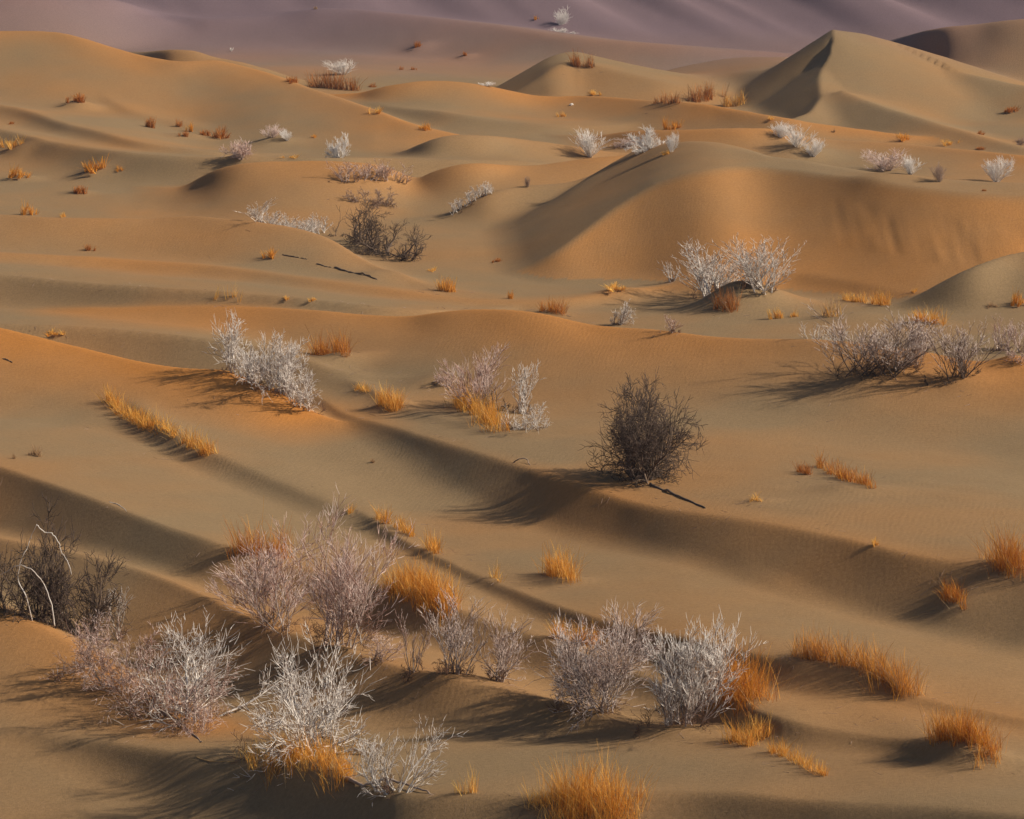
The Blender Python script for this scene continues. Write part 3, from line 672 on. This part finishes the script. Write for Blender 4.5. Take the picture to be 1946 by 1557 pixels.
small_shrub('pale bush with a dark trunk beside the rounded upper dome', 648,300,62,46,'broom','white',1)
small_shrub('pale pink bush on a little mound, first of two together', 515,262,48,25,'rods','pink',1)
small_shrub('smaller white bush beside the pale pink bush on its little mound', 546,268,26,22,'rods','white',2)
small_shrub('rust and white bush below the row of russet tufts', 462,300,66,34,'broom','pink',2)
small_shrub('upright white bush on the crest behind the big dune', 1120,298,72,52,'rods','white',3)
small_shrub('dark-hearted white bush above the golden tuft behind the big dune', 1235,284,72,42,'broom','white',2)
small_shrub('slim white bush at the right end of the bushes behind the big dune', 1276,290,24,40,'rods','white',4)
small_shrub('low pinkish bush between two white ones behind the big dune', 1185,276,60,14,'low','pink',1)
small_shrub('white bush at the upper end of the diagonal line on the orange dome', 1482,262,40,30,'rods','white',5)
small_shrub('white bush in the middle of the diagonal line on the orange dome', 1515,280,48,40,'rods','white',1)
small_shrub('white bush at the lower end of the diagonal line on the orange dome', 1545,298,38,34,'rods','white',2)
small_shrub('wide pale lilac bush beyond the big dune\'s right shoulder', 1685,325,88,42,'rods','pink',3)
small_shrub('pale bush touching the wide lilac bush, on its right side', 1730,332,48,36,'rods','white',3)
small_shrub('small dark brown bush between the two pale bushes at upper right', 1786,346,36,34,'rods','brown',1)
small_shrub('round two-pronged pale bush near the right border, beyond the big dune', 1893,346,56,50,'rods','white',4)
small_shrub('bluish white far bush above the long russet grass', 652,142,48,30,'rods','white',5)
small_shrub('lone pale bush with a dark foot high on the far slope', 1064,48,30,32,'upright','white',1)
small_shrub('tiny white bush in the shade of the small blue dune', 925,164,30,8,'rods','white',2)
small_shrub('tiny pale bush just under the crest of the far slope', 1070,62,40,9,'low','white',1)
small_shrub('thin solitary stalky bush on the small orange ridge', 1003,356,12,22,'upright','brown',2)
small_shrub('faint reddish bush at the right border above the lilac bushes', 1938,276,20,16,'broom','brown',1)
small_shrub('tiny grey bush on the mauve slope at upper left', 440,98,12,8,'upright','white',3)

# ------------------------------------------------------------------ grass
tuft('big fiery orange tuft with long stray blades at the bottom edge', 1060,1535,1200,1558, 84,'orange',1300,101, spread=.36, depth=.7, mix='gold', wind=.02)
tuft('pale straw tuft just left of the big fiery tuft, bottom edge', 1005,1533,1045,1530, 45,'gold',130,102, spread=.6, straw=.5)
tuft('sparse golden blades beside the low white shrub at the bottom', 870,1508,908,1508, 45,'gold',70,103, spread=.2)
tuft('orange grass around the foot of the large bright white shrub', 525,1448,660,1480, 70,'orange',800,104, mix='gold', depth=.6)
tuft('thin golden straw fringe on the front crest under the white shrub', 448,1447,525,1450, 48,'gold',110,105, spread=.45)
tuft('tall fox-orange tuft right of the silvery shrubs', 1365,1312,1440,1338, 100,'orange',1100,106, mix='red', spread=.42, depth=.6)
tuft('golden tuft at the silvery shrub\'s right foot, larger of two', 1388,1408,1430,1418, 58,'gold',260,107, mix='orange')
tuft('narrow golden tuft next to the larger one below the fox-orange tuft', 1434,1400,1456,1406, 46,'gold',150,108, mix='orange')
tuft('ragged orange grass trailing down the crest to its lower end', 1465,1428,1565,1476, 38,'orange',480,109, mix='gold', spread=.55)
tuft('long rust-and-grey strip of grass along the right slope', 1522,1245,1735,1322, 66,'orange',1900,110, mix='dull', spread=.33, depth=.5)
tuft('wide brush-like orange tuft near the lower right corner', 1782,1405,1888,1440, 70,'orange',1200,111, mix='red', depth=.5)
tuft('wide dense orange tuft between the rosy shrubs and the open slope', 748,1118,862,1165, 66,'orange',1300,112, mix='gold', depth=.55)
tuft('two-toned tuft, pale blades left and orange right, alone on the slope', 1045,1090,1090,1108, 66,'orange',420,113, mix='gold', spread=.42)
tuft('spidery golden tuft left of the two-toned tuft', 928,1098,950,1106, 38,'gold',50,114, spread=.6)
tuft('golden-orange strip on the crest above the wide dense tuft', 716,986,786,1020, 34,'orange',330,115, mix='gold')
tuft('feathery orange tuft at the lower end of the golden-orange strip', 808,1040,838,1055, 44,'orange',170,116, mix='gold')
tuft('tiny straw-yellow tuft on the crest above the tallest rosy shrub', 660,974,672,976, 24,'gold',45,117)
tuft('orange grass behind the top of the big silvery shrub', 1052,1212,1132,1226, 44,'orange',420,118, mix='gold')
tuft('rust-orange grass rising from the top of the dense rosy shrub', 445,1056,540,1062, 72,'red',420,119, mix='orange', spread=.25)
tuft('long matted golden strip on the left slope', 206,762,335,832, 36,'gold',1100,120, mix='orange', spread=.75)
tuft('bristling golden tuft at the lower end of the matted strip', 345,838,402,866, 40,'gold',330,121, mix='orange', spread=.4)
tuft('flame-orange fan of grass cut by the right border', 1888,1066,1946,1086, 78,'red',520,122, mix='orange', spread=.42, depth=.6)
tuft('dark russet tuft clinging to the right slope', 1792,1128,1830,1160, 42,'red',360,123, mix='orange', spread=.35)
tuft('pale flattened straw beside the dark russet tuft', 1772,1110,1792,1114, 16,'dull',60,124, spread=.9)
tuft('russet strip of grass on the broad bright slope at right', 1552,886,1660,932, 34,'red',650,125, mix='orange')
tuft('short russet tuft left of the russet strip', 1518,898,1546,906, 28,'red',160,126)
tuft('small buff tuft with a sand tail below the russet strip', 1428,953,1455,956, 18,'gold',70,127, spread=.6)
tuft('glowing orange grass under the rosy-white mid-slope shrub', 875,768,945,822, 58,'orange',750,128, mix='gold', depth=.5)
tuft('plump golden tuft on a sand lip, mid slope', 724,768,762,778, 46,'gold',380,129, mix='orange', spread=.4)
tuft('small golden tuft just left of the plump golden one', 676,740,702,746, 20,'gold',120,130, spread=.5)
tuft('fox-red spiky tuft on a pale sand cone', 598,672,664,678, 50,'red',360,131, mix='orange', spread=.45)
tuft('tawny tuft wrapped round the front of the steep mound', 1360,585,1398,590, 40,'red',260,132, mix='dull')
tuft('golden tuft with matted right side behind the right-hand thicket', 1728,612,1795,618, 34,'gold',330,133, mix='orange', spread=.5)
tuft('pink-tipped orange tuft on the long middle crest', 1030,592,1072,598, 30,'red',240,134, mix='orange', spread=.5)
tuft('fresh orange tuft at the foot of the fallen dark shrub', 832,552,866,556, 28,'orange',230,135, mix='gold', spread=.3)
tuft('thin wispy golden blades on the left middle crest', 405,568,455,572, 26,'gold',36,136, spread=.2)
tuft('orange grass row at the foot of the big dune, pointed right end', 1640,574,1688,580, 30,'orange',260,137, mix='gold')
tuft('spreading golden grass at the big dune\'s foot, next to the pointed row', 1600,570,1638,576, 22,'gold',180,138, spread=.55)
tuft('slim tall tawny tuft between mound and right-hand thicket', 1572,600,1590,602, 40,'dull',110,139, mix='gold', spread=.25)
tuft('long russet grass in front of the bluish far bush', 590,165,680,173, 34,'red',520,140, mix='dull')
tuft('russet far grass row left of the tall dune\'s shaded side', 1312,193,1372,184, 32,'red',330,141, mix='dull', spread=.25)
tuft('dull rust far grass at the left end of the shaded row', 1250,196,1290,196, 24,'red',200,142, mix='dull', spread=.25)
tuft('yellow-green tinged grass at the foot of the tall pointed dune', 1374,203,1412,196, 28,'gold',260,143, mix='dull', spread=.3)
tuft('pinkish-rust far grass with a dark shadow above the small blue dune', 1088,124,1126,128, 27,'red',220,144, mix='dull', spread=.25)

T = small_tuft
T('brown sprawling weed on the bright left slope', 64,866,34,22,'dull',1); T('tiny dry sprig below the brown sprawling weed', 24,872,16,12,'dull',2)
T('small brown sprig alone on the centre-left slope', 708,880,16,12,'dull',3); T('tiny orange tuft on the long lower-right crest', 1664,1036,18,18,'gold',0)
T('short russet tuft left of the dark sticks, upper left', 513,490,34,25,'orange',1); T('faint russet tuft on the dim left dune', 171,476,22,16,'red',2)
T('tiny orange sprig between the two middle crests', 970,568,14,20,'orange',3); T('low buff crest of grass left of the white mound', 1172,550,56,13,'gold',0)
T('golden tuft right of the steep mound\'s foot', 1473,606,28,28,'gold',1); T('small round golden tuft next to it on flat sand', 1508,602,18,18,'gold',2)
T('tiny golden tuft on the dark dune edge right of the bowl', 1738,556,14,11,'gold',3); T('dark orange tuft at the right border below the bowl', 1936,580,32,32,'orange',0)
T('small dry weed on the shaded slope right of the bowl', 1882,585,22,12,'dull',1)
T('yellow-topped orange tuft near the left border, upper dunes', 28,280,40,30,'gold',2); T('tiny russet tuft at the left border above the yellow-topped one', 24,236,16,10,'red',3)
T('sloping orange tuft near the left border, third from the top', 36,336,44,24,'orange',0); T('largest orange tuft of the upper-left dunes', 178,326,52,32,'orange',1)
T('small round orange tuft right of the largest upper-left one', 226,326,18,15,'orange',2); T('dark orange tuft on a sand cone, upper left', 148,366,34,26,'red',3)
T('bright orange tuft above the left crest', 54,408,34,28,'orange',0); T('tiny gold tuft right of the bright one on the left crest', 118,413,16,13,'gold',1)
T('ragged russet tuft on the lit far-left dune', 148,194,38,22,'red',2); T('dark upright russet tuft on the far-left slope', 283,242,28,36,'red',3)
T('first of the russet tufts in the upper-left row', 341,240,16,16,'red',0); T('second russet tuft in the upper-left row, tallest of the close four', 361,250,18,22,'orange',1)
T('russet tuft hanging below the first two of the row', 351,260,20,15,'red',2); T('fourth russet tuft of the row, leaning right', 386,257,26,20,'red',3)
T('last and largest russet tuft of the upper-left row', 420,263,34,27,'red',0); T('tiny orange sprig left of the pale trunked bush', 597,262,14,9,'orange',1)
T('low golden streak of grass below the pink bush', 556,300,30,9,'gold',2); T('bright gold tuft on the crest left of the orange dome', 715,216,28,17,'gold',3)
T('orange tuft further down the same crest', 806,247,27,16,'orange',0); T('small gold tuft on the pale centre dune', 1066,222,18,13,'gold',1)
T('plump orange tuft on the centre-right crest', 1280,247,32,32,'orange',2); T('low gold tuft at the top of the pale centre dune', 1130,180,26,11,'gold',3)
T('golden cushion under the white bushes behind the big dune', 1266,294,26,11,'gold',0); T('dark gold round tuft on the crest below the tall dune', 1716,267,34,18,'orange',1)
T('pale gold tuft on the same crest, right of the dark gold one', 1803,276,32,15,'gold',2); T('low russet tuft on the crest near the right border', 1861,284,24,11,'red',3)
T('tiny rust tuft above the low russet one near the right border', 1864,256,15,10,'red',0); T('russet patch at the upper right border', 1925,212,44,18,'red',1)
T('orange tuft on the mauve far slope, larger of two', 795,90,20,15,'red',2); T('orange tuft on the mauve far slope, smaller of two', 884,106,14,15,'red',3)
T('left of two tiny orange dots under the mauve slope', 763,133,10,9,'red',0); T('right of two tiny orange dots under the mauve slope', 785,133,12,10,'red',1)
T('dull rust tuft left of the long russet far grass', 558,157,34,15,'red',2); T('tiny orange tuft on the highest far crest', 1018,38,10,10,'orange',3)
T('dot of brown grass at the top left far crest', 600,18,8,9,'dull',0); T('thin gold line of grass at the tall dune\'s foot', 1468,227,26,6,'gold',1)
T('tiny brown dot of grass on the sand below the tall dune', 1584,252,9,8,'dull',2); T('tiny rust dot on the big dune\'s crest, right', 1872,364,12,9,'red',3)
T('buff sprig at the middle crest, first of two small ones', 545,570,14,10,'gold',0); T('buff sprig at the middle crest, second of two small ones', 592,572,18,10,'gold',1)
T('orange weed in the dark hollow by the big dune', 946,498,20,10,'red',2); T('pale gold scrap of grass above the fresh orange tuft', 822,516,22,10,'gold',3)
T('sparse straw blades in the shaded trough at left', 100,634,44,14,'gold',2); T('rusty tuft at the mauve slope\'s brim by the orange dome', 708,166,16,10,'red',0)

# ------------------------------------------------------------------ fallen wood, stones and litter
def limb_mesh(name, pts, r0, r1, material, seed, sides=6):
    R = random.Random(seed); P = [np.array(p, float) for p in pts]; out = []
    Q = spline(P, 5)
    Q = Q + np.array([[R.gauss(0, r0 * .4) for _ in range(3)] for _ in Q])
    n = len(Q) - 1
    V = []; F = []
    for i, q in enumerate(Q):
        d = Q[min(i + 1, n)] - Q[max(i - 1, 0)]; d /= np.linalg.norm(d) + 1e-9
        e1 = np.cross(d, [0, 0, 1.0] if abs(d[2]) < .9 else [1.0, 0, 0]); e1 /= np.linalg.norm(e1); e2 = np.cross(d, e1)
        r = (r0 + (r1 - r0) * i / n) * R.uniform(.85, 1.15)
        for k in range(sides):
            a_ = 6.283 * k / sides; V.append(q + (e1 * math.cos(a_) + e2 * math.sin(a_)) * r)
        if i < n:
            for k in range(sides): F.append((i*sides + k, i*sides + (k+1) % sides, (i+1)*sides + (k+1) % sides, (i+1)*sides + k))
    c0 = len(V); V.append(Q[0]); V.append(Q[-1])
    for k in range(sides):
        F.append((c0, (k+1) % sides, k, k)); F.append((c0 + 1, n*sides + k, n*sides + (k+1) % sides, n*sides + (k+1) % sides))
    me = bpy.data.meshes.new(name); me.from_pydata([tuple(v) for v in V], [], [f if len(set(f)) == 4 else tuple(dict.fromkeys(f)) for f in F])
    me.materials.append(material); me.polygons.foreach_set('use_smooth', np.ones(len(me.polygons), bool)); me.update()
    return me
def branch_on_sand(label, px, rpx, material, seed, lift=None):
    H_ = [hit(*p) for p in px]; o = H_[0]; mpp = math.hypot(o[1], CAM_Z - o[2]) / FPX; r = rpx * mpp
    pts = [(h[0] - o[0], h[1] - o[1], h[2] - o[2] + (lift[i] * mpp if lift else r * .4)) for i, h in enumerate(H_)]
    ob = obj('dead_branch', limb_mesh('dead_branch', pts, r, r * .45, material, seed), None, o)
    tag(ob, label, 'branch', 'dead branches on the sand'); return ob
branch_on_sand('thick dark root trailing right from the round charcoal shrub', [(1235,922),(1268,936),(1305,952),(1342,967)], 2.8, BARK['dark'], 1)
branch_on_sand('short dark branch right of the russet tuft, upper left', [(536,485),(552,488),(570,491),(584,494)], 1.8, BARK['dark'], 2)
branch_on_sand('dark branch lying between the short one and the fallen shrub', [(602,503),(618,507),(632,510)], 1.7, BARK['dark'], 3)
branch_on_sand('longest dark branch at the foot of the fallen dark shrub', [(636,510),(660,517),(690,522),(716,532)], 2.4, BARK['dark'], 4)
branch_on_sand('small arched stick rising from the long middle crest', [(976,880),(986,880),(1000,880),(1008,884)], 1.5, BARK['brown'], 5, lift=(0, 7, 7, -1))
branch_on_sand('lone dark stick near the left border below the orange crest', [(5,683),(14,686),(24,690)], 1.4, BARK['dark'], 6)
branch_on_sand('long dark limb lying under the low white shrub at the bottom', [(648,1480),(690,1497),(735,1493),(790,1503),(820,1510)], 3.6, BARK['brown'], 7, lift=(2, 4, 12, 6, 0))
branch_on_sand('bare trailing branch below the low reddish tangle', [(300,1350),(335,1372),(365,1395),(382,1412)], 2.4, BARK['brown'], 8)
branch_on_sand('pale dry stalks lying on the front crest', [(372,1443),(395,1449),(420,1450),(450,1449)], 1.0, STRAW, 9)
branch_on_sand('pale broken stick on the lit slope above the dark band', [(208,955),(228,962),(240,972)], 1.0, BARK['white'], 10)

gn = [o for o in scene.objects if o.get('label', '').startswith('old gnarled')][0]
def limbs(root, lines, r, material):
    o = root.location; mpp = math.hypot(o.y, CAM_Z - o.z) / FPX; R = random.Random(5)
    bx = (o.x / o.y) * FPX
    for ln in lines:
        pts = []; yy = R.uniform(-.5, .5)
        for (px, py) in ln:
            yy += R.gauss(0, .15)
            dx, dy, dz = ray(px, py); t = (o.y + yy) / dy
            pts.append((dx * t - o.x, yy, CAM_Z + dz * t - o.z))
        obj('limb', limb_mesh('limb', pts, r * mpp, r * mpp * .5, material, len(pts) + int(ln[0][0])), root)
limbs(gn, [[(62,1185),(50,1135),(34,1102),(40,1066),(52,1040),(58,1022),(70,998)], [(70,998),(84,1012),(98,1014),(112,1032),(118,1052),(130,1070),(136,1092)],
           [(104,1190),(98,1150),(84,1112),(62,1084),(36,1074),(14,1086),(-8,1096)]], 1.15, BARK['white'])

def stone(label, px, py, spx, seed):
    h = hit(px, py); mpp = math.hypot(h[1], CAM_Z - h[2]) / FPX; R = random.Random(seed); V = []; F = []
    for i in range(5):
        for k in range(7):
            a_ = 6.283 * k / 7; b_ = -1.4 + 2.8 * i / 4; q = spx * mpp * .5 * R.uniform(.8, 1.15)
            V.append((math.cos(a_) * math.cos(b_) * q * 1.2, math.sin(a_) * math.cos(b_) * q, math.sin(b_) * q * .8))
            if i < 4: F.append((i*7 + k, i*7 + (k+1) % 7, (i+1)*7 + (k+1) % 7, (i+1)*7 + k))
    m = obj('white_stone', mesh_from('white_stone', V, F, [BARK['white']], smooth=False), None, (h[0], h[1], h[2] + spx * mpp * .2))
    tag(m, label, 'stone', 'white stones on the sand')
stone('small bright white stone on the pale centre dune', 1086,201,7,1)
stone('small white stone at the big dune\'s foot beside orange grass', 1376,577,7,2)

def litter():
    R = random.Random(77); segs = []
    def add(x, y, L):
        z = float(gz(np.array([x]), np.array([y]))[0]); mpp = y / FPX; a_ = R.uniform(0, 6.283); L *= R.uniform(.4, 1.3)
        x2 = x + math.cos(a_) * L; y2 = y + math.sin(a_) * L; z2 = float(gz(np.array([x2]), np.array([y2]))[0])
        r = .32 * mpp * R.uniform(.6, 1.3); segs.append((x, y, z + r, x2, y2, z2 + r + abs(R.gauss(0, .04)), r, r * .6))
    for cx, cy, rad in PLANTS:
        for _ in range(10 if cy < 170 else 4):
            q = rad * (.5 + abs(R.gauss(0, .55))); w = R.uniform(0, 6.283)
            add(cx + math.cos(w) * q - .2 * rad, cy + math.sin(w) * q * 1.1, .28)
    for nm in ('crest_5', 'crest_3', 'crest_4', 'crest_2', 'crest_8', 'crest_7'):
        P = [q for q in RIDGES if q[0] == nm][0][1]; P = P[np.abs(P[:, 0]) < .165 * P[:, 1]]
        for _ in range(45):
            i = R.randrange(len(P) - 1); t = R.random(); q = P[i] * (1 - t) + P[i + 1] * t
            add(q[0] + R.gauss(0, .5), q[1] + R.gauss(.3, .8), .22)
    V, F = tubes(segs, 3)
    o = obj('twig_litter', mesh_from('twig_litter', V, F, [TWIG['brown']])); o['kind'] = 'stuff'; o['label'] = 'broken twigs and straw scattered on the sand'
litter()

# ------------------------------------------------------------------ haze
def build_haze():
    x0, x1, y0, y1, z0, z1 = -31000, 31000, -60, 5400, -12, HAZE_TOP
    V = [(x, y, z) for z in (z0, z1) for y in (y0, y1) for x in (x0, x1)]
    F = [(0, 2, 3, 1), (4, 5, 7, 6), (0, 1, 5, 4), (2, 6, 7, 3), (0, 4, 6, 2), (1, 3, 7, 5)]
    m, n, l, b = mat('haze'); n.remove(b)
    v = n.new('ShaderNodeVolumePrincipled'); v.inputs['Color'].default_value = (.66, .72, 1.0, 1)
    v.inputs['Density'].default_value = .00012; v.inputs['Anisotropy'].default_value = .1
    l.new(v.outputs[0], n['Material Output'].inputs['Volume'])
    o = obj('haze', mesh_from('haze', V, F, [m], smooth=False)); o['kind'] = 'stuff'
    o['label'] = 'thin bluish haze lying over the far dunes'
HAZE_TOP = max(34.0, float(GRID['zmax']) + 3)
build_haze()
